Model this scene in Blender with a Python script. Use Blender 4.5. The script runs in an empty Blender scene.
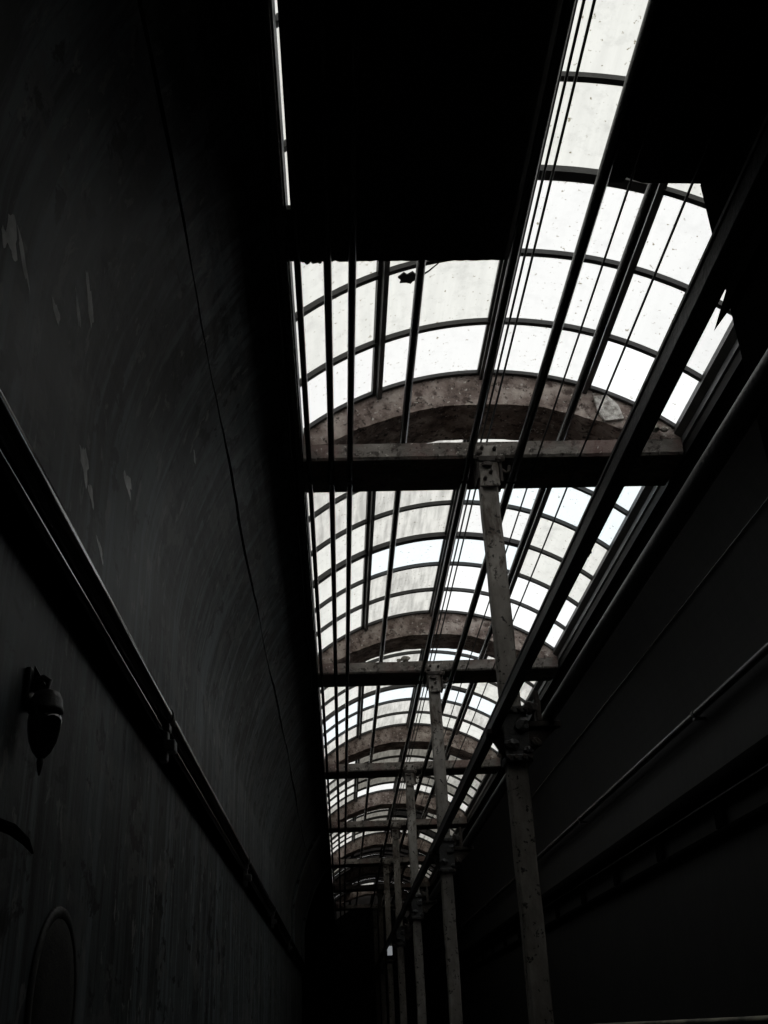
import bpy, bmesh, math, random
from mathutils import Vector, Matrix
random.seed(7)
S = bpy.context.scene
COL = S.collection
EYE = 1.6                     # eye height: the survey below is in metres from the eye, z is lifted by EYE
PI = math.pi

# ------------------------------------------------------------------ materials
def new_mat(name):
    m = bpy.data.materials.new(name); m.use_nodes = True
    nt = m.node_tree; nt.nodes.clear()
    out = nt.nodes.new('ShaderNodeOutputMaterial')
    return m, nt, out

def N(nt, t, **kw):
    n = nt.nodes.new(t)
    for k, v in kw.items(): setattr(n, k, v)
    return n

def ramp(nt, src, stops):
    r = N(nt, 'ShaderNodeValToRGB')
    el = r.color_ramp.elements
    while len(el) > 1: el.remove(el[-1])
    el[0].position, el[0].color = stops[0][0], (*stops[0][1], 1)
    for p, c in stops[1:]:
        e = el.new(p); e.color = (*c, 1)
    nt.links.new(src, r.inputs[0]); return r.outputs[0]

def noise(nt, scale, stretch=(1, 1, 1), detail=6, rough=.6, dist=0.):
    tc = N(nt, 'ShaderNodeTexCoord'); mp = N(nt, 'ShaderNodeMapping')
    mp.inputs['Scale'].default_value = stretch
    nt.links.new(tc.outputs['Object'], mp.inputs[0])
    n = N(nt, 'ShaderNodeTexNoise')
    n.inputs['Scale'].default_value = scale; n.inputs['Detail'].default_value = detail
    n.inputs['Roughness'].default_value = rough; n.inputs['Distortion'].default_value = dist
    nt.links.new(mp.outputs[0], n.inputs['Vector'])
    return n.outputs['Fac']

def mix(nt, fac, a, b, mode='MIX'):
    x = N(nt, 'ShaderNodeMix', data_type='RGBA', blend_type=mode)
    for sock, v in ((x.inputs[0], fac), (x.inputs[6], a), (x.inputs[7], b)):
        if isinstance(v, (int, float)): sock.default_value = v
        elif isinstance(v, tuple): sock.default_value = (*v, 1)
        else: nt.links.new(v, sock)
    return x.outputs[2]

def surface(name, stops, scale=8, stretch=(1, 1, 1), rough=.6, metal=0., bump=.2, spec=.5, over=None, detail=6):
    """principled surface; over = list of (scale, stretch, [(pos, fac)..], colour) worn layers"""
    m, nt, out = new_mat(name)
    b = N(nt, 'ShaderNodeBsdfPrincipled')
    base = noise(nt, scale, stretch, detail)
    c = ramp(nt, base, stops)
    for sc, st, fs, colour in (over or []):
        f = ramp(nt, noise(nt, sc, st, 5, .65, .3), [(p, (v, v, v)) for p, v in fs])
        c = mix(nt, f, c, colour)
    nt.links.new(c, b.inputs['Base Color'])
    b.inputs['Roughness'].default_value = rough; b.inputs['Metallic'].default_value = metal
    b.inputs['Specular IOR Level'].default_value = spec
    if bump:
        bp = N(nt, 'ShaderNodeBump'); bp.inputs['Strength'].default_value = bump; bp.inputs['Distance'].default_value = .01
        nt.links.new(noise(nt, scale * 4, stretch, 6), bp.inputs['Height']); nt.links.new(bp.outputs[0], b.inputs['Normal'])
    nt.links.new(b.outputs[0], out.inputs[0]); return m

def glass(name, tint, clear, dirt, streak=.0, dirt_scale=9):
    """old rolled skylight glass: part see-through, part milky, with specks and rain streaks of dirt"""
    m, nt, out = new_mat(name)
    sp = ramp(nt, noise(nt, dirt_scale, (1, 1, 1), 8, .75), [(.25, (1 - dirt,) * 3), (.5, (1, 1, 1))])
    st = ramp(nt, noise(nt, 6, (5, .5, 1), 4, .6), [(.35, (1 - streak,) * 3), (.6, (1, 1, 1))])
    pk = ramp(nt, noise(nt, 46, (1, 1, 1), 3, .6), [(.30, (.35, .32, .25)), (.35, (1, 1, 1))])
    c = mix(nt, 1., mix(nt, 1., mix(nt, 1., sp, st, 'MULTIPLY'), pk, 'MULTIPLY'), tint, 'MULTIPLY')
    tr = N(nt, 'ShaderNodeBsdfTransparent'); tl = N(nt, 'ShaderNodeBsdfTranslucent'); mx = N(nt, 'ShaderNodeMixShader')
    nt.links.new(c, tr.inputs[0]); nt.links.new(c, tl.inputs[0])
    mx.inputs[0].default_value = clear
    nt.links.new(tl.outputs[0], mx.inputs[1]); nt.links.new(tr.outputs[0], mx.inputs[2])
    nt.links.new(mx.outputs[0], out.inputs[0]); return m

M = {}
M['wall_left'] = surface('sooty_plaster', [(.3, (.014, .0155, .0155)), (.7, (.050, .054, .054))], 3.5, (1, 1, .6), .55, bump=.4, spec=.25,
    over=[(4.5, (1, .35, .06), [(.46, 0), (.62, .7)], (.10, .118, .122)), (4.5, (1, 2.2, .08), [(.50, 0), (.60, .9)], (.12, .14, .148)),
          (6, (1, 2.5, .12), [(.53, 0), (.62, .7)], (.010, .010, .010)),
          (5, (1, .5, 1), [(.565, 0), (.60, .7)], (.10, .10, .097)),
          (16, (1, .8, .5), [(.60, 0), (.63, .85)], (.17, .17, .165)),
          (9, (1, .7, 1), [(.58, 0), (.62, .9)], (.005, .005, .005))])
M['wall_right'] = surface('black_painted_plaster', [(.3, (.0062, .0062, .0062)), (.7, (.0125, .0125, .0125))], 3, (1, 1, .6), .65, bump=.2, spec=.2)
M['dark_plaster'] = surface('dark_plaster', [(.3, (.010, .010, .010)), (.7, (.02, .02, .02))], 3, bump=.2, spec=.2)
M['floor'] = surface('oily_floor', [(.3, (.012, .012, .012)), (.7, (.03, .029, .027))], 5, rough=.7, bump=.2, spec=.3)
M['arch'] = surface('flaking_brown_arch_paint', [(.3, (.07, .052, .044)), (.48, (.25, .195, .17)), (.66, (.52, .45, .40))], 7, rough=.8, bump=.7, spec=.2,
    over=[(13, (1, 1, 1), [(.53, 0), (.62, .8)], (.055, .036, .030)), (30, (1, 1, 1), [(.57, 0), (.63, .9)], (.02, .015, .012)), (44, (1, 1, 1), [(.61, 0), (.65, .8)], (.7, .66, .6))])
M['tie'] = surface('grey_brown_tie_paint', [(.3, (.09, .08, .07)), (.7, (.27, .245, .22))], 8, (.6, 1, 1), rough=.8, bump=.6, spec=.2,
    over=[(16, (1, 1, 1), [(.55, 0), (.62, .8)], (.04, .032, .028)), (34, (1, 1, 1), [(.58, 0), (.63, .8)], (.02, .016, .014)), (3, (1, 1, 1), [(.5, 0), (.6, .6)], (.22, .14, .125)),
          (44, (1, 1, 1), [(.63, 0), (.66, .8)], (.6, .56, .5))])
M['post'] = surface('grey_column_paint', [(.3, (.14, .126, .11)), (.7, (.40, .37, .335))], 9, (1, 1, .5), rough=.7, bump=.6, spec=.3,
    over=[(12, (1, 1, .35), [(.55, 0), (.64, .8)], (.075, .055, .042)), (34, (1, 1, 1), [(.59, 0), (.63, .9)], (.02, .018, .016))])
M['iron'] = surface('black_iron', [(.3, (.012, .012, .012)), (.7, (.03, .029, .028))], 14, rough=.42, bump=.25, spec=.6)
M['rust'] = surface('rusty_bracket_iron', [(.3, (.016, .013, .011)), (.7, (.065, .052, .043))], 22, rough=.7, bump=.35, spec=.3)
M['pipe'] = surface('dull_black_pipe', [(.3, (.014, .014, .014)), (.7, (.034, .033, .031))], 18, (1, .4, 1), .27, bump=.12, spec=.6)
M['rail_pipe'] = surface('worn_black_pipe', [(.3, (.006, .006, .007)), (.7, (.012, .012, .013))], 8, (1, .2, 1), .11, bump=.03, spec=1.)
M['bar'] = surface('dark_glazing_bar', [(.3, (.020, .020, .020)), (.7, (.050, .049, .046))], 16, rough=.5, bump=.3, spec=.5)
M['cable'] = surface('black_cable', [(.3, (.010, .010, .010)), (.7, (.02, .02, .02))], 30, rough=.5, bump=0)
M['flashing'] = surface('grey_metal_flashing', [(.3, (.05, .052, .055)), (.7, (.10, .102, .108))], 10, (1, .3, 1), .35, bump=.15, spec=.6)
M['pale_pipe'] = surface('worn_pale_pipe', [(.35, (.03, .029, .025)), (.6, (.30, .285, .22))], 6, (1, .5, 1), .35, bump=.1, spec=.5)
M['board'] = surface('black_board', [(.3, (.035, .034, .033)), (.7, (.06, .058, .055))], 7, (.4, 6, 1), rough=.75, bump=.3, spec=.2)
M['soot'] = surface('sooty_sheet', [(.3, (.0028, .0028, .0028)), (.7, (.0055, .0055, .0052))], 7, rough=1., bump=0, spec=.0)  # near-black of sheets and fittings; also paints shadow by the wall pipes
M['flake'] = surface('pale_plaster', [(.35, (.30, .27, .24)), (.6, (.85, .82, .77))], 34, rough=.9, bump=.7, spec=.1)
M['debris'] = surface('pale_rubble', [(.3, (.12, .10, .085)), (.7, (.42, .39, .34))], 60, rough=.9, bump=.5, spec=.1)
M['leaf'] = surface('dry_leaf', [(.3, (.012, .010, .008)), (.7, (.03, .024, .018))], 30, rough=.8, bump=.2)
M['lamp_glass'] = surface('dark_lamp_glass', [(.3, (.004, .004, .004)), (.7, (.007, .007, .007))], 8, rough=.06, bump=0, spec=.8)
M['hatch'] = surface('dark_hatch_iron', [(.3, (.006, .006, .005)), (.7, (.026, .024, .02))], 40, rough=.8, bump=.6, spec=.2)
M['hatch_rim'] = surface('worn_rim', [(.3, (.012, .012, .011)), (.7, (.05, .049, .046))], 14, rough=.6, bump=.3, spec=.3)
G_DUSTY = glass('dusty_glass', (.785, .785, .735), .45, .24, .08)
G_SPECK = glass('speckled_glass', (.75, .75, .69), .4, .36, .14)
G_CLEAR = glass('clear_glass', (.97, .98, .97), .6, .04, 0)
G_BLUE = glass('washed_glass', (.86, .93, .95), .6, .05, 0)
G_STREAK = glass('streaked_glass', (.72, .71, .66), .4, .2, .35)
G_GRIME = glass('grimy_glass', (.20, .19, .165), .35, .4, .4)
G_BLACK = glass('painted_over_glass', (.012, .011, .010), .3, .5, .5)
G_PALE = glass('pale_glass', (.85, .85, .83), .5, .10, .02)
G_DIRTY = glass('dirty_glass', (.46, .45, .41), .4, .25, .4)
GLASS = [G_DUSTY, G_SPECK, G_CLEAR, G_BLUE, G_STREAK, G_GRIME, G_BLACK, G_PALE, G_DIRTY]

m, nt, out = new_mat('lamp_diffuser'); e_ = N(nt, 'ShaderNodeEmission'); e_.inputs[0].default_value = (.9, .95, 1, 1); e_.inputs[1].default_value = .22
nt.links.new(e_.outputs[0], out.inputs[0]); M['lamp_diffuser'] = m
M['bare_patch'] = surface('bare_plaster_patch', [(.35, (.42, .43, .42)), (.62, (.78, .79, .78))], 18, rough=.6, bump=0, spec=.3)
# ------------------------------------------------------------------ mesh helpers
class MB:
    """collects shapes (eye-based metres) and links them as ONE mesh object"""
    def __init__(s): s.v = []; s.f = []; s.m = []; s.sm = []
    def add(s, vs, fs, mi=0, smooth=False):
        o = len(s.v); s.v += [tuple(v) for v in vs]
        for f in fs: s.f.append([o + i for i in f]); s.m.append(mi); s.sm.append(smooth)
    def box(s, x0, x1, y0, y1, z0, z1, b=0., mi=0):
        if b <= 0:
            vs = [(x, y, z) for z in (z0, z1) for y in (y0, y1) for x in (x0, x1)]
            s.add(vs, [(0, 2, 3, 1), (4, 5, 7, 6), (0, 1, 5, 4), (2, 6, 7, 3), (0, 4, 6, 2), (1, 3, 7, 5)], mi); return
        bm = bmesh.new(); bmesh.ops.create_cube(bm, size=1)
        bmesh.ops.scale(bm, vec=(x1 - x0, y1 - y0, z1 - z0), verts=bm.verts)
        bmesh.ops.translate(bm, vec=((x0 + x1) / 2, (y0 + y1) / 2, (z0 + z1) / 2), verts=bm.verts)
        bmesh.ops.bevel(bm, geom=bm.edges[:], offset=b, segments=2, profile=.6, affect='EDGES')
        bm.verts.index_update()
        s.add([v.co[:] for v in bm.verts], [[v.index for v in f.verts] for f in bm.faces], mi); bm.free()
    def tube(s, pts, r, n=12, cap=True, mi=0):
        pts = [Vector(p) for p in pts]; vs = []; fs = []
        rr = r if isinstance(r, (list, tuple)) else [r] * len(pts)
        t0 = (pts[1] - pts[0]).normalized()
        up = Vector((0, 0, 1)) if abs(t0.z) < .9 else Vector((0, 1, 0))
        for i, p in enumerate(pts):
            t = (pts[min(i + 1, len(pts) - 1)] - pts[max(i - 1, 0)]).normalized()
            a = t.cross(up).normalized(); b = a.cross(t)
            for k in range(n):
                th = 2 * PI * k / n
                vs.append(p + a * rr[i] * math.cos(th) + b * rr[i] * math.sin(th))
        for i in range(len(pts) - 1):
            for k in range(n):
                fs.append((i * n + k, i * n + (k + 1) % n, (i + 1) * n + (k + 1) % n, (i + 1) * n + k))
        s.add(vs, fs, mi, True)
        if cap:
            o = len(pts) * n
            s.add(vs[:n], [list(range(n))], mi); s.add(vs[-n:], [list(range(n))][::-1], mi)
    def prism(s, prof, y0, y1, mi=0, smooth=False):
        """closed (x, z) profile pushed along y"""
        n = len(prof)
        vs = [(x, y0, z) for x, z in prof] + [(x, y1, z) for x, z in prof]
        s.add(vs, [(i, (i + 1) % n, n + (i + 1) % n, n + i) for i in range(n)], mi, smooth)
        s.add(vs, [list(range(n)), list(range(n, 2 * n))[::-1]], mi)
    def lathe(s, prof, c, n=20, axis='z', mi=0):
        vs = []; fs = []
        for r, h in prof:
            for k in range(n):
                a = 2 * PI * k / n
                if axis == 'z': vs.append((c[0] + r * math.cos(a), c[1] + r * math.sin(a), c[2] + h))
                else: vs.append((c[0] + h, c[1] + r * math.cos(a), c[2] + r * math.sin(a)))
        for i in range(len(prof) - 1):
            for k in range(n): fs.append((i * n + k, i * n + (k + 1) % n, (i + 1) * n + (k + 1) % n, (i + 1) * n + k))
        fs.append(list(range(n))[::-1]); fs.append([(len(prof) - 1) * n + k for k in range(n)])
        s.add(vs, fs, mi, True)
    def lump(s, c, r, sq=(1, 1, 1), seed=0, sub=2):
        rnd = random.Random(seed); bm = bmesh.new(); bmesh.ops.create_icosphere(bm, subdivisions=sub, radius=1)
        bm.verts.index_update()
        vs = []
        for v in bm.verts:
            k = r * (1 + rnd.uniform(-.25, .25)); vs.append((c[0] + v.co.x * k * sq[0], c[1] + v.co.y * k * sq[1], c[2] + v.co.z * k * sq[2]))
        s.add(vs, [[v.index for v in f.verts] for f in bm.faces]); bm.free()
    def build(s, name, mats, parent=None):
        me = bpy.data.meshes.new(name)
        off = parent_loc(parent)
        me.from_pydata([(x - off.x, y - off.y, z + EYE - off.z) for x, y, z in s.v], [], s.f)
        for m in (mats if isinstance(mats, list) else [mats]): me.materials.append(m)
        for p, mi, sm in zip(me.polygons, s.m, s.sm): p.material_index = mi; p.use_smooth = sm
        bm = bmesh.new(); bm.from_mesh(me); bmesh.ops.recalc_face_normals(bm, faces=bm.faces); bm.to_mesh(me); bm.free()
        o = bpy.data.objects.new(name, me); COL.objects.link(o)
        if parent: o.parent = parent
        return o

def parent_loc(p):
    v = Vector((0, 0, 0))
    while p: v += p.location; p = p.parent
    return v

def tag(o, label, cat, group=None, kind=None):
    o['label'] = label; o['category'] = cat
    if group: o['group'] = group
    if kind: o['kind'] = kind
    return o

def empty(name, loc):
    o = bpy.data.objects.new(name, None); COL.objects.link(o); o.empty_display_size = .1
    o.location = (loc[0], loc[1], loc[2] + EYE); return o

def copy_tree(o, parent=None):
    c = o.copy(); COL.objects.link(c)
    if parent: c.parent = parent
    for ch in list(o.children): copy_tree(ch, c)
    return c

def struct(mb, name, mat, label, cat): return tag(mb.build(name, mat), label, cat, kind='structure')

# ------------------------------------------------------------------ dimensions
PITCH = 3.32; Y_ARCH = 4.335; DEEP = .34; NK = 7           # arches: near face, depth, count
CX, CZ, RO = .79, 1.554, 1.443                              # outer circle of the vault
CI, RI = 1.291, 1.5156                                      # inner circle of the arches
XL, XR = -.134, 1.748                                       # inner faces of the curbs
TIE0, TIE1 = 2.5, 2.584
YB, YE = -1.6, 28.6                                         # back and far end
Y_WALL = 17.8                                               # the left wall stops here

def zo(x, r=RO): return CZ + math.sqrt(r * r - (x - CX) ** 2)

# ------------------------------------------------------------------ the setting
mb = MB(); mb.box(-2.6, 2.6, YB, YE, -1.7, -1.6)
struct(mb, 'floor', M['floor'], 'dark floor of the passage, below the picture', 'floor')

# left wall: plumb below, coving in to the skylight, with a ragged open seam along the cove
def cove(th, cx, a):          # a flattened quarter ellipse: steep below, leaning in above
    c, q = abs(math.cos(th)), math.sin(th)
    e = 2 / 1.45
    return (cx + a * c ** e * (1 if th <= PI / 2 else -1), 1.5 + q ** e)
ths = [PI * .5 * i / 22 for i in range(23)]
SEAM = math.radians(49.5)
def left_profile(y):
    w = .0055 + .004 * math.sin(y * 2.1 - 1.4) + .004 * random.random()
    if y > 11: w *= .4
    c = SEAM + .012 * math.sin(y * .9) + .006 * math.sin(y * 3.7) + random.uniform(-.003, .003)
    P = [(-.63, -1.6), (-.63, .6)]
    lo = [t for t in ths if t < SEAM - .05]; hi = [t for t in ths if t > SEAM + .05]
    P += [cove(PI - t, -.19, .44) for t in lo]
    g0, g1 = cove(PI - (c - w), -.19, .44), cove(PI - (c + w), -.19, .44)
    P += [g0, (g0[0] - .02, g0[1] + .02), (g1[0] - .02, g1[1] + .02), g1]
    P += [cove(PI - t, -.19, .44) for t in hi]
    P += [(XL, 2.5), (XL, 2.66), (-.9, 2.66), (-.9, -1.6)]
    return P
mb = MB()
ys = [YB + i * .12 for i in range(int((Y_WALL - YB) / .12) + 1)]; ys[-1] = Y_WALL
profs = [left_profile(y) for y in ys]; n = len(profs[0])
vs = [(x, y, z) for y, P in zip(ys, profs) for x, z in P]
fs = [(i * n + k, i * n + (k + 1) % n, (i + 1) * n + (k + 1) % n, (i + 1) * n + k) for i in range(len(ys) - 1) for k in range(n)]
mb.add(vs, fs); mb.add(vs[:n], [list(range(n))]); mb.add(vs[-n:], [list(range(n))])
wall_left = struct(mb, 'wall_left', M['wall_left'], 'sooty grey left wall coving in to the skylight, with an open seam', 'wall')
def on_wall(y, h):            # h: height above the eye along the plumb wall, then the cove angle beyond 1.5
    if h < 1.5: return (-.6292, y, h)
    x, z = cove(PI - (h - 1.5), -.19, .44); return (x + .0008, y, z - .0003)
for (y, h, ly_, lh, lean) in [(2.80, 1.60, .065, .035, .3), (2.31, 1.33, .05, .035, .5), (2.40, 1.29, .04, .02, .4), (1.61, 1.46, .035, .045, .9), (1.68, 1.47, .06, .016, 1.),
                              (1.57, 1.42, .02, .02, .2), (2.10, 1.80, .07, .018, .8), (2.05, 1.72, .05, .012, .9), (1.93, 1.56, .04, .03, .5), (2.55, 1.20, .05, .012, .6), (3.4, 2.13, .04, .006, .3)]:
    q = MB(); vs = []; nv = 18; ph = random.random() * 6
    for i in range(nv):
        a = 2 * PI * i / nv; rr = 1 + .25 * math.sin(3 * a + ph) + random.uniform(-.22, .22)
        u, v = ly_ * rr * math.cos(a), lh * rr * math.sin(a)
        vs.append(on_wall(y + u, h + v - lean * u * .6))
    c = on_wall(y, h); vs.append(c)
    q.add(vs, [(i, (i + 1) % nv, nv) for i in range(nv)]); pt = q.build('bare_patch', M['bare_patch'], wall_left)
    if sum(p.normal.x for p in pt.data.polygons) < 0: pt.data.flip_normals()

def cove_ring(y0, y1, t):
    pts = [(-.63 + t, .9), (-.63 + t, 1.5)] + [(cove(PI - a, -.19, .44)[0] + t, cove(PI - a, -.19, .44)[1] - t * .4) for a in ths[1:]]
    bk = [(cove(PI - a, -.19, .44)[0] + .003, cove(PI - a, -.19, .44)[1] - .001) for a in ths[::-1]] + [(-.627, .9)]
    m_ = MB(); m_.prism(pts + bk, y0, y1); return m_
struct(cove_ring(14.2, 14.55, .035), 'trim_1', M['wall_left'], 'shallow arched rib on the left cove, far down the wall', 'rib')
struct(cove_ring(17.55, 17.79, .05), 'trim_2', M['wall_left'], 'arched edging at the far end of the left wall', 'rib')

mb = MB(); mb.box(-2.1, -2.0, Y_WALL - .8, YE, -1.6, 2.66); mb.box(-2.0, -.9, Y_WALL - .8, Y_WALL - .7, -1.6, 2.66)
struct(mb, 'wall_far_left', M['dark_plaster'], 'black recess beyond the end of the left wall', 'wall')
mb = MB(); mb.box(-2.0, XL, Y_WALL + .001, YE, 2.5, 2.66)
struct(mb, 'ceiling', M['dark_plaster'], 'dark flat ceiling over the recess at the far left', 'ceiling')

mb = MB()
P = [(2.2, -1.6), (2.2, .6)] + [cove(t, 1.79, .41) for t in ths] + [(XR + .0105, 2.5), (XR + .0105, 2.66), (2.5, 2.66), (2.5, -1.6)]
mb.prism(P, YB, YE)
struct(mb, 'wall_right', M['wall_right'], 'black right wall coving in to the skylight', 'wall')
mb = MB(); mb.prism([(XR, 2.555), (XR + .010, 2.553), (XR + .010, 2.66), (XR, 2.66)], -.1, YE)
struct(mb, 'trim_3', M['flashing'], 'grey metal strip along the right foot of the skylight', 'trim')
mb = MB(); mb.prism([(1.715, 2.612), (XR - .001, 2.588), (XR - .001, 2.632), (1.722, 2.652)], -.1, YE)
struct(mb, 'trim_4', M['bar'], 'dark glazing rail at the right edge of the glass', 'trim')
mb = MB(); mb.box(-.165, XL - .007, .0, Y_WALL, 2.478, 2.4995)
struct(mb, 'trim_5', M['pipe'], 'dark edge strip along the left foot of the skylight', 'trim')

mb = MB(); mb.box(-2.0, 2.5, YB - .1, YB, -1.6, 3.2)
struct(mb, 'wall_back', M['dark_plaster'], 'dark wall behind the camera', 'wall')
mb = MB(); mb.box(-.9, 2.5, YB, -.02, 2.662, 2.75)
mb.box(-.9, 2.5, -.12, -.02, 2.662, 3.06)
struct(mb, 'ceiling_back', M['dark_plaster'], 'dark roof slab behind the camera', 'ceiling')
mb = MB(); mb.box(-2.1, 2.5, YE, YE + .12, -1.6, 3.2)
struct(mb, 'wall_end', M['dark_plaster'], 'black end wall far down the passage', 'wall')

# ------------------------------------------------------------------ skylight bays (window_1 is the nearest)
TH0 = math.acos((XL - CX) / 1.462); TH1 = math.acos((XR - CX) / 1.462)
PUR = [.232, .775, 1.31]
edges_x = [XL] + PUR + [XR]
def th_of(x, r): return math.acos((x - CX) / r)
def arc(x0, x1, r, n): 
    a, b = th_of(x0, r), th_of(x1, r)
    return [(CX + r * math.cos(a + (b - a) * i / n), CZ + r * math.sin(a + (b - a) * i / n)) for i in range(n + 1)]
def arc_band(y0, y1, r0, r1, n=36, x0=XL, x1=XR):
    m_ = MB(); a = arc(x0, x1, r0, n); b = arc(x0, x1, r1, n)
    m_.prism(a + b[::-1], y0, y1); return m_
def bay_pick(bay, row, c):
    r = random.random()
    if bay == 0:
        if row >= 6: return 7 if c != 3 else 2
        if c >= 2 and row >= 4: return 7 if r < .6 else 0
        return 0 if r < .6 else 1
    if bay == 1:
        if row == 4 and c in (1, 2): return 3
        if row in (3, 5) and c == 1: return 4
        if c >= 2: return [7, 7, 3, 0][int(r * 4)] if row < 5 else 2
        return [0, 1, 1, 0, 4][int(r * 5)]
    if bay == 2:
        if row == 4: return 3
        if row in (2, 3, 5) and c == 1: return 4
        return [0, 1, 4, 7, 3][int(r * 5)] if c != 1 else [1, 4, 8][int(r * 3)]
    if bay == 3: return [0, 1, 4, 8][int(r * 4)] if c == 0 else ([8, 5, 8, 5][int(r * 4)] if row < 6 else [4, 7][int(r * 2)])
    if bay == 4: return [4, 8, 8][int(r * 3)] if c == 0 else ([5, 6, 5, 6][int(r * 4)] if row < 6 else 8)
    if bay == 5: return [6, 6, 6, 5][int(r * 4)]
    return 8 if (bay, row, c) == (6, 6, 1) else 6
BAYNAMES = ['nearest bay of the arched glass skylight, before the first roof arch',
            'skylight bay between the first and second roof arches', 'skylight bay between the second and third roof arches',
            'skylight bay between the third and fourth roof arches', 'skylight bay between the fourth and fifth roof arches',
            'dim skylight bay between the fifth and sixth roof arches', 'dark skylight bay between the sixth and seventh roof arches',
            'dark last skylight bay beyond the seventh roof arch']
for bay in range(8):
    ya = Y_ARCH + PITCH * (bay - 1); yb = Y_ARCH + PITCH * bay
    y_first = -.02 if bay == 0 else ya + DEEP
    y_last = YE if bay == 7 else yb
    rows = [ya + PITCH * i / 7 for i in range(8)]
    if bay == 0: rows = [-.02, .62, 1.10, 1.57, 2.03, 2.505, 2.955, 3.42, 3.90, Y_ARCH]
    if bay == 7: rows = [ya + .474, YE]
    root = empty(f'window_{bay + 1}', (CX, (y_first + y_last) / 2, 2.6))
    tag(root, BAYNAMES[bay], 'skylight', kind='structure')
    g = MB()
    for ri in range(len(rows) - 1):
        r0, r1 = (rows[ri], rows[ri + 1])
        if bay and r1 <= y_first: continue
        # the arch covers the start of each bay, the glass runs on over it
        for c in range(4):
            a = arc(edges_x[c], edges_x[c + 1], 1.448, 7)
            lift = .002 * ((ri + c) % 2)
            vs = [(x, r0, z + lift) for x, z in a] + [(x, r1, z + lift) for x, z in a]
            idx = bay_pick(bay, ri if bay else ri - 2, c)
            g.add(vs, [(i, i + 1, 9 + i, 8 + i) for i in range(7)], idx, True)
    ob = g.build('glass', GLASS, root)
    for ri in range(1, len(rows) - 1):
        y = rows[ri]
        if bay and y < y_first + .03: continue
        thick = (bay == 0 and ri == 6) or (bay and ri == 4)
        w = .026 if thick else .0125
        if thick: arc_band(y - .0125, y + .0125, 1.423, 1.447, 12, 1.3105).build('glazing_bar', M['bar'], root)
        bm_ = arc_band(y - w, y + w, 1.416, 1.447, 30, XL, 1.31) if thick else arc_band(y - w, y + w, 1.423, 1.447)
        bm_.build('glazing_bar', M['bar'], root)
    for i, x in enumerate(PUR):
        m_ = MB(); w = .026 if i == 0 else .021
        r = 1.4; z = CZ + math.sqrt(1.4465 ** 2 - (x - CX) ** 2)
        t = Vector((x - CX, 0, z - CZ)).normalized(); s_ = Vector((t.z, 0, -t.x))
        c0 = Vector((x, 0, z))
        prof = [c0 + s_ * w, c0 + s_ * w - t * .018, c0 + s_ * .008 - t * .022, c0 + s_ * .012 - t * .05, c0 - s_ * .012 - t * .05,
                c0 - s_ * .008 - t * .022, c0 - s_ * w - t * .018, c0 - s_ * w]
        m_.prism([(p.x, p.z) for p in prof], y_first + .001, y_last - .001)
        m_.build('purlin', M['bar'], root)

# ------------------------------------------------------------------ roof arches with tie beams
def wob(x, s): return .003 * math.sin(x * 13 + s) + .0025 * math.sin(x * 41 + s * 2) + random.uniform(-.0025, .0025)
ORD = ['first', 'second', 'third', 'fourth', 'fifth', 'sixth', 'seventh']
def make_arch():
    root = empty('roof_arch', (CX, Y_ARCH, 2.5))
    m_ = MB(); nn = 48
    xs = [XL + .001 + (XR - XL - .002) * i / nn for i in range(nn + 1)]
    top = [(x, zo(x)) for x in xs]
    low = [(x, max(TIE1 + .0005, CI + math.sqrt(max(0, RI * RI - (x - .7706) ** 2)) + wob(x, 1))) for x in xs]
    low = [(x, min(z, t[1] - .01)) for (x, z), t in zip(low, top)]
    vs = []
    for y in (Y_ARCH, Y_ARCH + DEEP): vs += [(x, y, z) for x, z in top] + [(x, y, z) for x, z in low]
    k = nn + 1; fs = []
    for i in range(nn):
        fs += [(i, i + 1, k + i + 1, k + i), (2 * k + i, 3 * k + i, 3 * k + i + 1, 2 * k + i + 1),
               (i, 2 * k + i, 2 * k + i + 1, i + 1), (k + i, k + i + 1, 3 * k + i + 1, 3 * k + i)]
    fs += [(0, k, 3 * k, 2 * k), (nn, 2 * k + nn, 3 * k + nn, k + nn)]
    m_.add(vs, fs); m_.build('arch_rib', M['arch'], root)
    m_ = MB(); a = arc(XL + .002, XR - .002, RO - .016, 40); b = arc(XL + .002, XR - .002, RO + .003, 40)
    m_.prism(a + b[::-1], Y_ARCH - .022, Y_ARCH - .001); m_.build('edge_strip', M['bar'], root)
    m_ = MB(); nn = 40
    xs = [XL + .001 + (XR - XL - .002) * i / nn for i in range(nn + 1)]
    vs = []
    for i, x in enumerate(xs):
        j = random.uniform(-.002, .002); q = random.uniform(-.0015, .0015)
        vs += [(x, Y_ARCH + .004 + j, TIE0 + .012 + q), (x, Y_ARCH + .016 + j, TIE0 + q * 0), (x, Y_ARCH + DEEP, TIE0), (x, Y_ARCH + DEEP, TIE1), (x, Y_ARCH + j, TIE1 - max(0, q))]
    fs = [(i * 5 + a, i * 5 + (a + 1) % 5, (i + 1) * 5 + (a + 1) % 5, (i + 1) * 5 + a) for i in range(nn) for a in range(5)]
    fs += [(0, 1, 2, 3, 4), tuple(nn * 5 + a for a in range(5))]
    m_.add(vs, fs); m_.build('tie_beam', M['tie'], root)
    return root
proto = make_arch()
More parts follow.
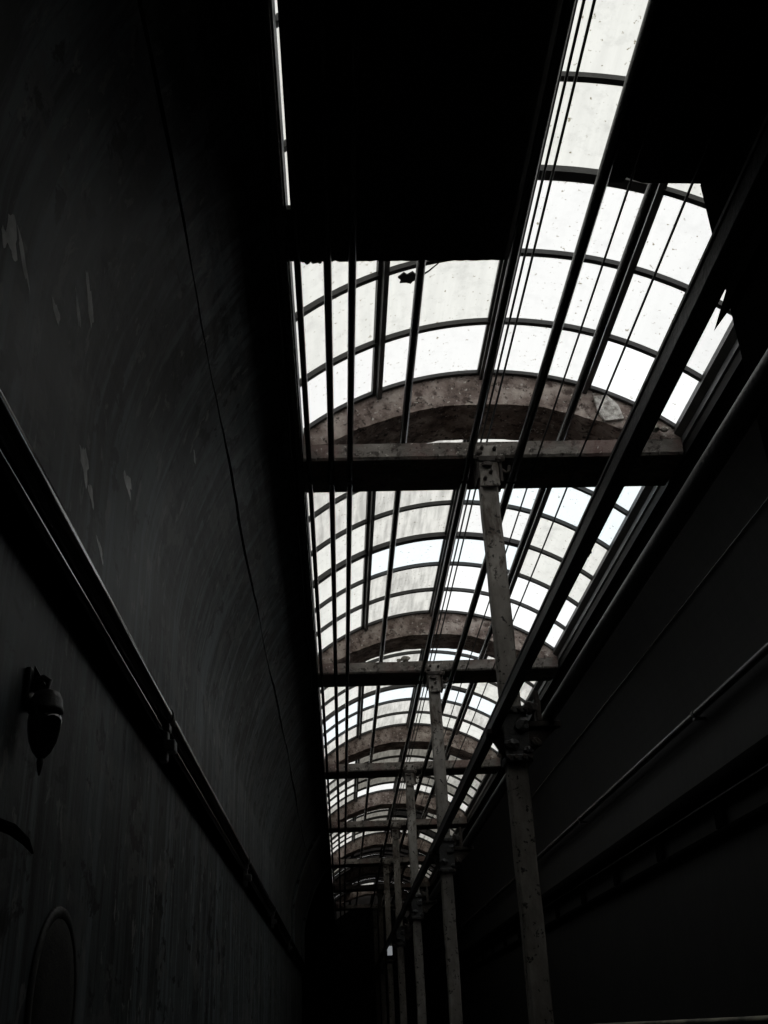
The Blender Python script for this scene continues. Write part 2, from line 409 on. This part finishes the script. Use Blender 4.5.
for k in range(NK):
    o = proto if k == 0 else copy_tree(proto)
    o.location.y = Y_ARCH + PITCH * k
    lab = ['nearest and largest brown arched roof rib with its straight tie beam', 'second brown roof arch and tie beam from the near end of the skylight',
           'third brown roof arch and tie beam from the near end of the skylight', 'fourth brown roof arch and tie beam from the near end of the skylight',
           'fifth roof arch and tie beam from the near end, small and dim', 'sixth roof arch and tie beam from the near end, almost black',
           'seventh and farthest roof arch with tie beam, lost in the dark'][k]
    tag(o, lab, 'roof arch', 'arched roof ribs with tie beams along the skylight', 'thing')

# ------------------------------------------------------------------ columns under the tie beams
PX, PY, PW = .766, Y_ARCH + .055, .043
def make_column():
    root = empty('column', (PX, PY, -1.6))
    m_ = MB(); zs = [-1.6 + .2 * i for i in range(20)] + [2.40, 2.4985]
    ring = [(-1, -.8), (-.8, -1), (.8, -1), (1, -.8), (1, .8), (.8, 1), (-.8, 1), (-1, .8)]
    vs = []
    for z in zs:
        jx, jy = random.uniform(-.0025, .0025), random.uniform(-.0025, .0025)
        vs += [(PX + jx + PW * a, PY + jy + PW * b, z) for a, b in ring]
    fs = [(i * 8 + a, i * 8 + (a + 1) % 8, (i + 1) * 8 + (a + 1) % 8, (i + 1) * 8 + a) for i in range(len(zs) - 1) for a in range(8)]
    fs += [tuple(range(8)), tuple((len(zs) - 1) * 8 + a for a in range(8))]
    m_.add(vs, fs); m_.build('post', M['post'], root)
    # head: cheek plate on the face of the tie, straps and a hook
    m_ = MB(); yf = Y_ARCH
    m_.box(PX - .048, PX + .048, yf - .016, yf - .002, 2.33, 2.555, .005)
    head = m_.build('head_bracket', M['post'], root)
    q = MB(); q.box(PX - .062, PX + .08, yf - .026, yf - .017, 2.462, 2.492, .004)
    q.box(PX + .050, PX + .064, yf - .022, PY + .04, 2.35, 2.49, .004); q.box(PX - .060, PX - .047, yf - .022, PY + .04, 2.37, 2.49, .004)
    q.lump((PX - .01, yf - .03, 2.44), .02, (1.6, .6, .7), 11); q.lump((PX + .055, yf - .03, 2.47), .022, (1, .7, 1), 12); q.lump((PX - .045, yf - .03, 2.505), .016, (1, .7, 1), 13)
    q.build('strap', M['rust'], head)
    for dx, dz in ((-.028, 2.535), (.034, 2.53), (-.054, 2.476), (.068, 2.476), (.005, 2.40), (-.025, 2.365)):
        q = MB(); q.tube([(PX + dx, yf - .016, dz), (PX + dx, yf - .034, dz)], .010, 6); q.tube([(PX + dx, yf - .032, dz), (PX + dx, yf - .045, dz)], .005, 8)
        q.build('bolt', M['rust'], head)
    q = MB(); q.tube([(PX + .064, PY - .06, 2.42), (PX + .082, PY - .065, 2.40), (PX + .098, PY - .065, 2.412), (PX + .10, PY - .065, 2.44)], .009, 8)
    q.build('hook', M['rust'], head)
    # clamp that carries the rail on its left and the pipe on its right
    m_ = MB(); zc = 1.13
    xl = .7145
    m_.box(xl, PX + PW + .014, PY - PW - .016, PY - PW - .002, zc - .12, zc + .10, .004)
    m_.box(xl, PX + PW + .014, PY + PW + .002, PY + PW + .016, zc - .12, zc + .10, .004)
    for z in (zc + .10, zc - .11):
        m_.box(xl, PX + PW + .022, PY - PW - .026, PY + PW + .022, z - .016, z + .016, .005)
    m_.lump((.80, PY - .068, zc + .03), .026, (1.2, .6, 1.3), 21); m_.lump((.745, PY - .064, zc - .05), .022, (1.3, .6, 1), 22); m_.lump((.815, PY - .066, zc - .08), .02, (1, .7, 1), 23)
    cl = m_.build('clamp', M['iron'], root)
    for dx in (-.038, -.01, .025, .052):
        for z in (zc + .10, zc - .11):
            q = MB(); q.tube([(PX + dx, PY - PW - .026, z), (PX + dx, PY - PW - .046, z)], .010, 6); q.build('bolt', M['rust'], cl)
    m_ = MB()                                                    # left arm under the rail
    m_.box(.650, PX - PW - .002, PY - .03, PY + .03, 1.135, 1.158, .004)
    m_.prism([(.66, 1.134), (PX - PW - .004, 1.134), (PX - PW - .004, 1.03)], PY - .01, PY + .01)
    m_.build('rail_arm', M['rust'], root)
    m_ = MB()                                                    # right arm: saddle with an upright and a nut
    m_.box(PX + PW + .002, .975, PY - .03, PY + .03, 1.160, 1.186, .004)
    m_.prism([(PX + PW + .004, 1.159), (.96, 1.159), (PX + PW + .004, 1.03)], PY - .012, PY + .012)
    m_.box(.872, .896, PY - .028, PY + .028, 1.186, 1.285, .004)
    m_.tube([(.884, PY, 1.285), (.884, PY, 1.325)], .012, 8)
    m_.lump((.845, PY - .05, 1.24), .03, seed=3); m_.lump((.85, PY - .055, 1.08), .024, seed=5)
    m_.build('pipe_saddle', M['rust'], root)
    m_ = MB(); m_.box(PX - .09, PX + .09, PY - .09, PY + .09, -1.6, -1.575, .004); m_.box(PX - .06, PX + .06, PY - .06, PY + .06, -1.575, -1.50, .008)
    m_.build('base_plate', M['rust'], root)
    return root
proto = make_column()
CL = ['nearest square grey column, under the first tie beam', 'second square column from the near end, under the second tie beam',
      'third square column from the near end, under the third tie beam', 'fourth square column from the near end, under the fourth tie beam',
      'fifth thin square column from the near end, under the fifth tie beam', 'sixth dim column from the near end, under the sixth tie beam',
      'farthest dim column, under the seventh tie beam']
for k in range(NK):
    o = proto if k == 0 else copy_tree(proto)
    o.location.y = PY + PITCH * k
    tag(o, CL[k], 'column', 'square columns down the middle of the passage', 'thing')

yl = PY + PITCH * 4 - PW - .052
root = empty('lamp_box', (PX, yl, 1.15)); tag(root, 'small pale glowing lamp box on the front of the fifth column', 'lamp', None, 'thing')
m_ = MB(); m_.box(PX - .046, PX + .044, yl - .03, yl, 1.09, 1.245, .004); m_.build('housing', M['iron'], root)
m_ = MB(); m_.box(PX - .040, PX + .038, yl - .042, yl - .031, 1.10, 1.235, .003); m_.build('diffuser', M['lamp_diffuser'], root)  # pale emissive face on a small box of unknown kind
# ------------------------------------------------------------------ pipes and cables running the length of the skylight
def run(name, x, z, r, mat, label, cat, group, y0=-1.4, y1=YE - .05, sag=0., n=12, couplings=(), hang=False):
    root_pts = []
    m_ = MB()
    cnt = int((y1 - y0) / (PITCH / 8)) if sag else 1
    for i in range(cnt + 1):
        y = y0 + (y1 - y0) * i / cnt
        ph = ((y - Y_ARCH) / PITCH) % 1
        root_pts.append((x, y, z - sag * 4 * ph * (1 - ph)))
    m_.tube(root_pts, r, n)
    if hang:
        root = empty(name, (x, y0, z)); tag(root, label, cat, group, 'thing'); m_.build('tube', mat, root)
        for k in range(NK):
            y = Y_ARCH + DEEP * .55 + PITCH * k; q = MB()
            q.box(x - r - .004, x - r - .0005, y - .012, y + .012, z - r * .6, TIE0 - .0002); q.box(x + r + .0005, x + r + .004, y - .012, y + .012, z - r * .6, TIE0 - .0002)
            q.box(x - r - .004, x + r + .004, y - .012, y + .012, z - r - .004, z - r - .0005); q.build('clip', M['iron'], root)
        return root
    if not couplings:
        return tag(m_.build(name, mat), label, cat, group, 'thing')
    root = empty(name, (x, y0, z)); tag(root, label, cat, group, 'thing')
    m_.build('tube', mat, root)
    for y in couplings:
        q = MB(); q.tube([(x, y - .035, z), (x, y + .035, z)], r * 1.28, n); q.build('coupling', mat, root)
    return root
GP = 'long pipes under and over the tie beams'; GC = 'thin cables along the skylight'
cpl = [Y_ARCH + PITCH * (k - .5) + .8 for k in range(0, 8)]
run('pipe', -.106, 2.4865, .0128, M['pipe'], 'black pipe nearest the left edge of the skylight', 'pipe', GP, y0=-1.4, hang=True)
run('pipe', .002, 2.4845, .0150, M['pipe'], 'second black pipe from the left edge of the skylight', 'pipe', GP, hang=True)
run('pipe', .092, 2.4845, .0150, M['pipe'], 'third black pipe from the left edge of the skylight', 'pipe', GP, hang=True)
run('pipe', .358, TIE1 + .0185, .018, M['pipe'], 'black pipe lying on the tie beams left of the middle', 'pipe', GP)
run('pipe', .674, 2.482, .0175, M['pipe'], 'black pipe under the tie beams just left of the columns', 'pipe', GP, hang=True)
run('pipe', .912, 2.478, .0215, M['pipe'], 'rounded black pipe under the tie beams just right of the columns', 'pipe', GP, hang=True)
run('pipe', 1.146, TIE1 + .0205, .020, M['pipe'], 'black pipe lying on the tie beams beside the right purlin', 'pipe', GP)
run('conduit', -.186, 2.4865, .0075, M['pipe'], 'thin conduit tucked under the left foot of the skylight against the wall', 'conduit', None, y1=Y_WALL - .1)
run('cable', .742, TIE1 + .006, .005, M['cable'], 'thin cable above the tie beams, left one of the close pair by the middle', 'cable', GC, sag=.012, n=8)
run('cable', .772, TIE1 + .006, .005, M['cable'], 'thin cable above the tie beams, right one of the close pair by the middle', 'cable', GC, sag=.012, n=8)
run('cable', .722, TIE1 + .0045, .0035, M['cable'], 'hair-thin wire right beside the middle black pipe', 'cable', GC, sag=.01, n=6)
run('cable', 1.012, 2.494, .0046, M['cable'], 'thin cable below the tie beams between the two right-hand pipes', 'cable', GC, sag=.01, n=8)
run('cable', 1.222, 2.494, .0050, M['cable'], 'thin cable below the tie beams left of the rail, farthest right of the cables', 'cable', GC, sag=.012, n=8)
# rail on the column clamps: a boxed steel section
root = empty('rail_beam', (.689, -1.4, 1.16))
tag(root, 'heavy black steel rail running along the left side of the columns', 'rail', None, 'thing')
m_ = MB(); z0, z1 = 1.159, 1.214
m_.prism([(.668, z0 + .002), (.670, z0), (.709, z0), (.711, z0 + .002), (.711, z0 + .012), (.696, z0 + .016), (.696, z1 - .014), (.706, z1 - .010), (.706, z1 - .002),
          (.704, z1), (.670, z1), (.668, z1 - .002), (.668, z1 - .010), (.6705, z1 - .013), (.6705, z0 + .014), (.668, z0 + .012)], -1.4, YE - .1)
m_.build('rail_section', M['iron'], root)
for k in range(7):
    y = Y_ARCH + PITCH * k - 1.75
    q = MB(); q.box(.7115, .716, y - .012, y + .012, 1.166, 1.19, .001); q.tube([(.716, y, 1.178), (.722, y, 1.178)], .006, 6); q.build('joint_bolt', M['rust'], root)
run('pipe', .935, 1.2175, .030, M['iron'], 'black pipe carried on the right side of the column brackets', 'pipe', None)

# ------------------------------------------------------------------ left wall fittings
root = empty('wall_pipe', (-.56, -1.4, .98))
tag(root, 'shiny black pipe along the left wall on a dark backing board', 'pipe', None, 'thing')
m_ = MB(); m_.tube([(-.575, -1.4, .980), (-.575, Y_WALL - .1, .980)], .028, 24); m_.build('tube', M['rail_pipe'], root)
m_ = MB(); m_.tube([(-.584, -1.4, .930), (-.584, Y_WALL - .1, .930)], .013, 14); m_.build('lower_tube', M['rail_pipe'], root)
m_ = MB(); m_.box(-.629, -.612, -1.4, Y_WALL - .05, .895, 1.04, .003); m_.build('backing_board', M['soot'], root)  # dark strip in place of the pipe's cast shadow on the wall
for y in (3.42, 6.6, 9.3, 12.2):
    m_ = MB()
    m_.box(-.628, -.556, y - .025, y + .025, .93, .955, .004); m_.box(-.585, -.56, y - .022, y + .022, .83, .93, .006)
    m_.box(-.575, -.535, y - .03, y + .03, .862, .90, .006)
    m_.tube([(-.575, y - .022, .980), (-.575, y + .022, .980)], .032, 20)
    m_.build('clamp', M['iron'], root)
# wall lamp: iron bracket, dark glass bowl, drip point
lx, ly, lz = -.588, 2.06, .590
root = empty('wall_lamp', (-.63, ly, lz)); tag(root, 'black hanging wall lamp low on the left wall under the pipe', 'lamp', None, 'thing')
m_ = MB(); m_.box(-.6295, -.618, ly - .03, ly + .03, lz + .03, lz + .108, .004)
m_.tube([(-.62, ly, lz + .085), (-.60, ly, lz + .092), (lx, ly, lz + .085), (lx, ly, lz + .058)], [.008, .008, .008, .010], 10)
m_.prism([(-.619, lz + .118), (-.619, lz + .062), (-.585, lz + .062)], ly - .006, ly + .006)
m_.build('bracket', M['iron'], root)
m_ = MB(); m_.lathe([(.010, .066), (.024, .060), (.031, .046), (.033, .030), (.035, .026), (.035, .018), (.033, .016)], (lx, ly, lz), 24); m_.build('cap', M['iron'], root)
m_ = MB(); m_.lathe([(.032, .016), (.034, .0), (.032, -.02), (.027, -.042), (.018, -.062), (.008, -.074), (.004, -.076)], (lx, ly, lz), 24); m_.build('bowl', M['lamp_glass'], root)
m_ = MB(); m_.lathe([(.006, -.074), (.0075, -.082), (.005, -.095), (.0015, -.108)], (lx, ly, lz), 12); m_.build('finial', M['iron'], root)
m_ = MB(); m_.box(lx - .008, lx + .010, ly - .038, ly - .035, lz + .000, lz + .003, .0005); m_.box(lx - .010, lx - .007, ly - .038, ly - .035, lz + .006, lz + .020, .0005)  # light slivers shaped as a reflected glint on the bowl
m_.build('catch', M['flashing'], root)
# round iron hatch
hy, hz, hr = 2.49, .085, .195
root = empty('round_hatch', (-.63, hy, hz)); tag(root, 'round rough iron hatch low on the left wall, cut by the picture edge', 'hatch', None, 'thing')
m_ = MB(); m_.lathe([(hr - .02, .001), (hr - .02, .006), (hr * .6, .010), (.01, .012)], (-.63, hy, hz), 40, 'x'); m_.build('cover', M['hatch'], root)
m_ = MB()
for k in range(48):
    a0, a1 = 2 * PI * k / 48, 2 * PI * (k + 1) / 48
    q = []
    for a in (a0, a1):
        for r, h in ((hr - .019, .001), (hr - .016, .008), (hr + .004, .008), (hr + .008, .001)):
            q.append((-.63 + h, hy + r * math.cos(a), hz + r * math.sin(a)))
    m_.add(q, [(0, 1, 5, 4), (1, 2, 6, 5), (2, 3, 7, 6), (3, 0, 4, 7)], 0, True)
m_.build('rim', M['hatch_rim'], root)
# iron peg at the picture's left edge
m_ = MB(); py_, pz_ = 1.99, .352
m_.tube([(-.63, py_ - .08, pz_ + .02), (-.60, py_ - .02, pz_ + .012), (-.59, py_ + .04, pz_), (-.592, py_ + .10, pz_ - .012)], [.010, .011, .008, .002], 10)
tag(m_.build('wall_peg', M['soot']), 'dark pointed iron peg on the left wall below the lamp', 'peg', None, 'thing')

# ------------------------------------------------------------------ right wall fittings
root = empty('wall_pipe', (2.15, 1.0, 1.645)); tag(root, 'upper thin pipe along the black right wall', 'pipe', 'pipes on the right wall', 'thing')
m_ = MB(); m_.tube([(2.135, 1.0, 1.62), (2.135, YE - .1, 1.62)], .022, 14); m_.build('tube', M['pipe'], root)
for k in range(8):
    y = 2.6 + k * 3.32; m_ = MB(); m_.box(2.12, 2.19, y - .02, y + .02, 1.585, 1.597, .002); m_.tube([(2.135, y - .015, 1.62), (2.135, y + .015, 1.62)], .026, 14); m_.build('clamp', M['iron'], root)
root = empty('wall_pipe', (2.12, 1.0, 1.15)); tag(root, 'thick dark pipe on brackets along the right wall, below the thin one', 'pipe', 'pipes on the right wall', 'thing')
m_ = MB(); m_.tube([(2.132, 1.0, 1.178), (2.132, YE - .1, 1.178)], .056, 22); m_.build('tube', M['soot'], root)  # tube coloured near-black to stand for the shadowed gap above the ledge
m_ = MB(); m_.box(2.128, 2.19, 1.0, YE - .1, 1.104, 1.118, .003); m_.build('ledge', M['pipe'], root)
for k in range(20):
    y = 2.2 + k * 1.25; m_ = MB(); m_.box(2.165, 2.192, y - .06, y + .06, .968, 1.103, .006); m_.build('bracket', M['soot'], root)
m_ = MB(); m_.tube([(2.172, 1.0, .94), (2.172, YE - .1, .94)], .024, 14)
tag(m_.build('wall_pipe', M['soot']), 'lower dark pipe along the right wall under the thick bracketed pipe', 'pipe', 'pipes on the right wall', 'thing')
m_ = MB(); m_.tube([(2.17, 3.0, -.012), (2.17, YE - .1, -.012)], .016, 12)
tag(m_.build('wall_pipe', M['pale_pipe']), 'pale thin pipe lowest on the right wall, at the bottom edge', 'pipe', 'pipes on the right wall', 'thing')
m_ = MB(); pts = []
for i in range(60):
    y = .8 + i * .18; pts.append((cove(math.radians(47), 1.79, .41)[0] - .006, y, cove(math.radians(47), 1.79, .41)[1] - .004))
m_.tube(pts, .0035, 8)
tag(m_.build('cable', M['pipe']), 'single thin grey wire along the cove of the right wall', 'cable', None, 'thing')

# ------------------------------------------------------------------ boards that black out the near skylight
m_ = MB(); bx0, bx1, by0, by1, bz = -.108, .648, -.01, 2.905, 2.5015
nn = 60; vs = []
for i in range(nn + 1):
    x = bx0 + (bx1 - bx0) * i / nn; e = by1 + random.uniform(-.002, .002) - (.006 if random.random() < .08 else 0)
    vs += [(x, by0, bz), (x, e, bz), (x, e, bz + .02), (x, by0, bz + .02)]
m_.add(vs, [(i * 4 + a, i * 4 + (a + 1) % 4, (i + 1) * 4 + (a + 1) % 4, (i + 1) * 4 + a) for i in range(nn) for a in range(4)] + [(0, 1, 2, 3), tuple(nn * 4 + a for a in range(4))])
m_.box(-.1335, bx0 - .0003, 2.64, by1 - .003, bz, bz + .02)
tag(m_.build('blackout_board', M['board']), 'wide black board lying on the pipes, hiding the near left skylight', 'board', None, 'thing')
root = empty('box_hood', (1.1, 1.2, 2.5)); tag(root, 'black sheet hood with a hanging side under the near right skylight', 'hood', None, 'thing')
m_ = MB(); hx1, hz = 1.268, 2.5005
ed = [(.912, -.01), (.916, 1.2), (.914, 1.9), (.908, 2.1), (.915, 2.2), (.925, 2.46), (.932, 2.52), (.99, 2.525), (1.0, 2.50), (1.06, 2.525), (hx1, 2.53), (hx1, -.01)]
vs = [(x, y, hz) for x, y in ed] + [(x, y, hz + .018) for x, y in ed]; k = len(ed)
m_.add(vs, [tuple(range(k)), tuple(range(k, 2 * k))] + [(i, (i + 1) % k, k + (i + 1) % k, k + i) for i in range(k)])
m_.build('top_sheet', M['board'], root)
m_ = MB(); m_.box(hx1 + .001, hx1 + .016, -.01, 2.555, 1.32, hz + .018, .002); m_.build('side_sheet', M['soot'], root)
m_ = MB(); bz0, bz1, bx_ = 1.985, 2.03, hx1 - .022
m_.prism([(bx_, bz0), (hx1, bz0), (hx1, bz1), (bx_, bz1)], .3, 2.50)
m_.add([(bx_, 2.50, bz0), (hx1, 2.50, bz0), (hx1, 2.50, bz1), (bx_, 2.50, bz1), (bx_ + .004, 2.66, bz0 + .002)], [(0, 1, 4), (1, 2, 4), (2, 3, 4), (3, 0, 4)])
m_.build('batten', M['soot'], root)

# ------------------------------------------------------------------ small bits caught in the roof
m_ = MB(); F = [(1.335, 2.832), (1.40, 2.835), (1.452, 2.775), (1.472, 2.695), (1.372, 2.685), (1.345, 2.74)]
vs = [(x, Y_ARCH - .006, z) for x, z in F] + [(x + random.uniform(-.004, .004), Y_ARCH - .016 - random.random() * .006, z) for x, z in F]; k = len(F)
m_.add(vs, [tuple(range(k)), tuple(range(k, 2 * k))] + [(i, (i + 1) % k, k + (i + 1) % k, k + i) for i in range(k)])
tag(m_.build('plaster_flake', M['flake']), 'pale broken flake on the right face of the nearest arch', 'flake', None, 'thing')
LX, LY = .02, .145
lf = empty('dead_leaf', (.33 + LX, 3.36 + LY, zo(.33, 1.455))); tag(lf, 'dark dead leaf with a stalk caught on the near skylight glass', 'leaf', None, 'thing')
m_ = MB(); z_ = lambda x: zo(x, 1.446)
L_ = [(.285, 3.335), (.30, 3.355), (.295, 3.375), (.325, 3.38), (.345, 3.40), (.36, 3.375), (.38, 3.37), (.365, 3.345), (.35, 3.325), (.325, 3.33), (.31, 3.315)]
L_ = [(x + LX, y + LY) for x, y in L_]
vs = [(x, y, z_(x) - .004 - .004 * (i % 2)) for i, (x, y) in enumerate(L_)] + [(x, y, z_(x) - .012 - .004 * (i % 2)) for i, (x, y) in enumerate(L_)]; k = len(L_)
m_.add(vs, [tuple(range(k)), tuple(range(k, 2 * k))] + [(i, (i + 1) % k, k + (i + 1) % k, k + i) for i in range(k)]); m_.build('blade', M['leaf'], lf)
m_ = MB(); m_.tube([(.375, 3.53, z_(.375) - .008), (.44, 3.49, z_(.44) - .01), (.50, 3.435, z_(.50) - .006)], [.005, .004, .002], 6); m_.build('stalk', M['leaf'], lf)
m_ = MB()
for i in range(9): m_.lump((-.055 + random.uniform(-.03, .03), 2.898 + random.uniform(-.006, .006), 2.4935), .005 + .004 * random.random(), (1.3, 1, .8), i, 1)
tag(m_.build('dust_tuft', M['flake']), 'small grey dust tuft at the left end of the black board edge', 'dust', None, 'thing')
D = [(.55, 1, .035, 'pale rubble lump on the second tie beam, left of its middle'), (.50, 1, .022, 'small rubble crumb beside the lump on the second tie beam'),
     (1.60, 0, .032, 'rubble lump at the right foot of the nearest arch'), (1.66, 0, .022, 'small crumb at the right foot of the nearest arch'),
     (1.54, 0, .020, 'crumb farther left at the right foot of the nearest arch')]
for i, (x, k, r, lab) in enumerate(D):
    m_ = MB(); m_.lump((x, Y_ARCH + PITCH * k + .02 - (.055 if k == 0 else 0), TIE1 + r * .82 if k else 2.60 + r * .8), r, (1, .8, .62), i, 2)
    tag(m_.build('rubble_lump', M['debris']), lab, 'rubble', 'rubble lying on the tie beams', 'thing')

# ------------------------------------------------------------------ daylight, camera
w = bpy.data.worlds.new('overcast_sky'); S.world = w; w.use_nodes = True
bg = w.node_tree.nodes['Background']; bg.inputs[0].default_value = (.985, .99, 1.0, 1); bg.inputs[1].default_value = 1.18

cam = bpy.data.cameras.new('camera'); co = bpy.data.objects.new('camera', cam); COL.objects.link(co)
cam.sensor_fit = 'VERTICAL'; cam.sensor_height = 36; cam.lens = 36 * 1026 / 1024; cam.clip_start = .02; cam.clip_end = 200
def ray(px, py): return Vector((px - 384, 512 - py, 1026.)).normalized()
fwd = ray(343, 1036); up = ray(290, -1497); up = (up - fwd * up.dot(fwd)).normalized(); rt = Vector((up.y * fwd.z - up.z * fwd.y, up.z * fwd.x - up.x * fwd.z, up.x * fwd.y - up.y * fwd.x))
if rt.x < 0: rt = -rt
R = Matrix(((rt[0], rt[1], -rt[2]), (fwd[0], fwd[1], -fwd[2]), (up[0], up[1], -up[2])))
co.matrix_world = Matrix.Translation((0, 0, EYE)) @ R.to_4x4()
S.camera = co
vw = S.view_settings; vw.view_transform = 'Standard'; vw.look = 'None'; vw.exposure = 0.; vw.gamma = 1.; vw.use_curve_mapping = False
S.cycles.use_denoising = True
S.cycles.max_bounces = 10; S.cycles.diffuse_bounces = 5; S.cycles.transparent_max_bounces = 16
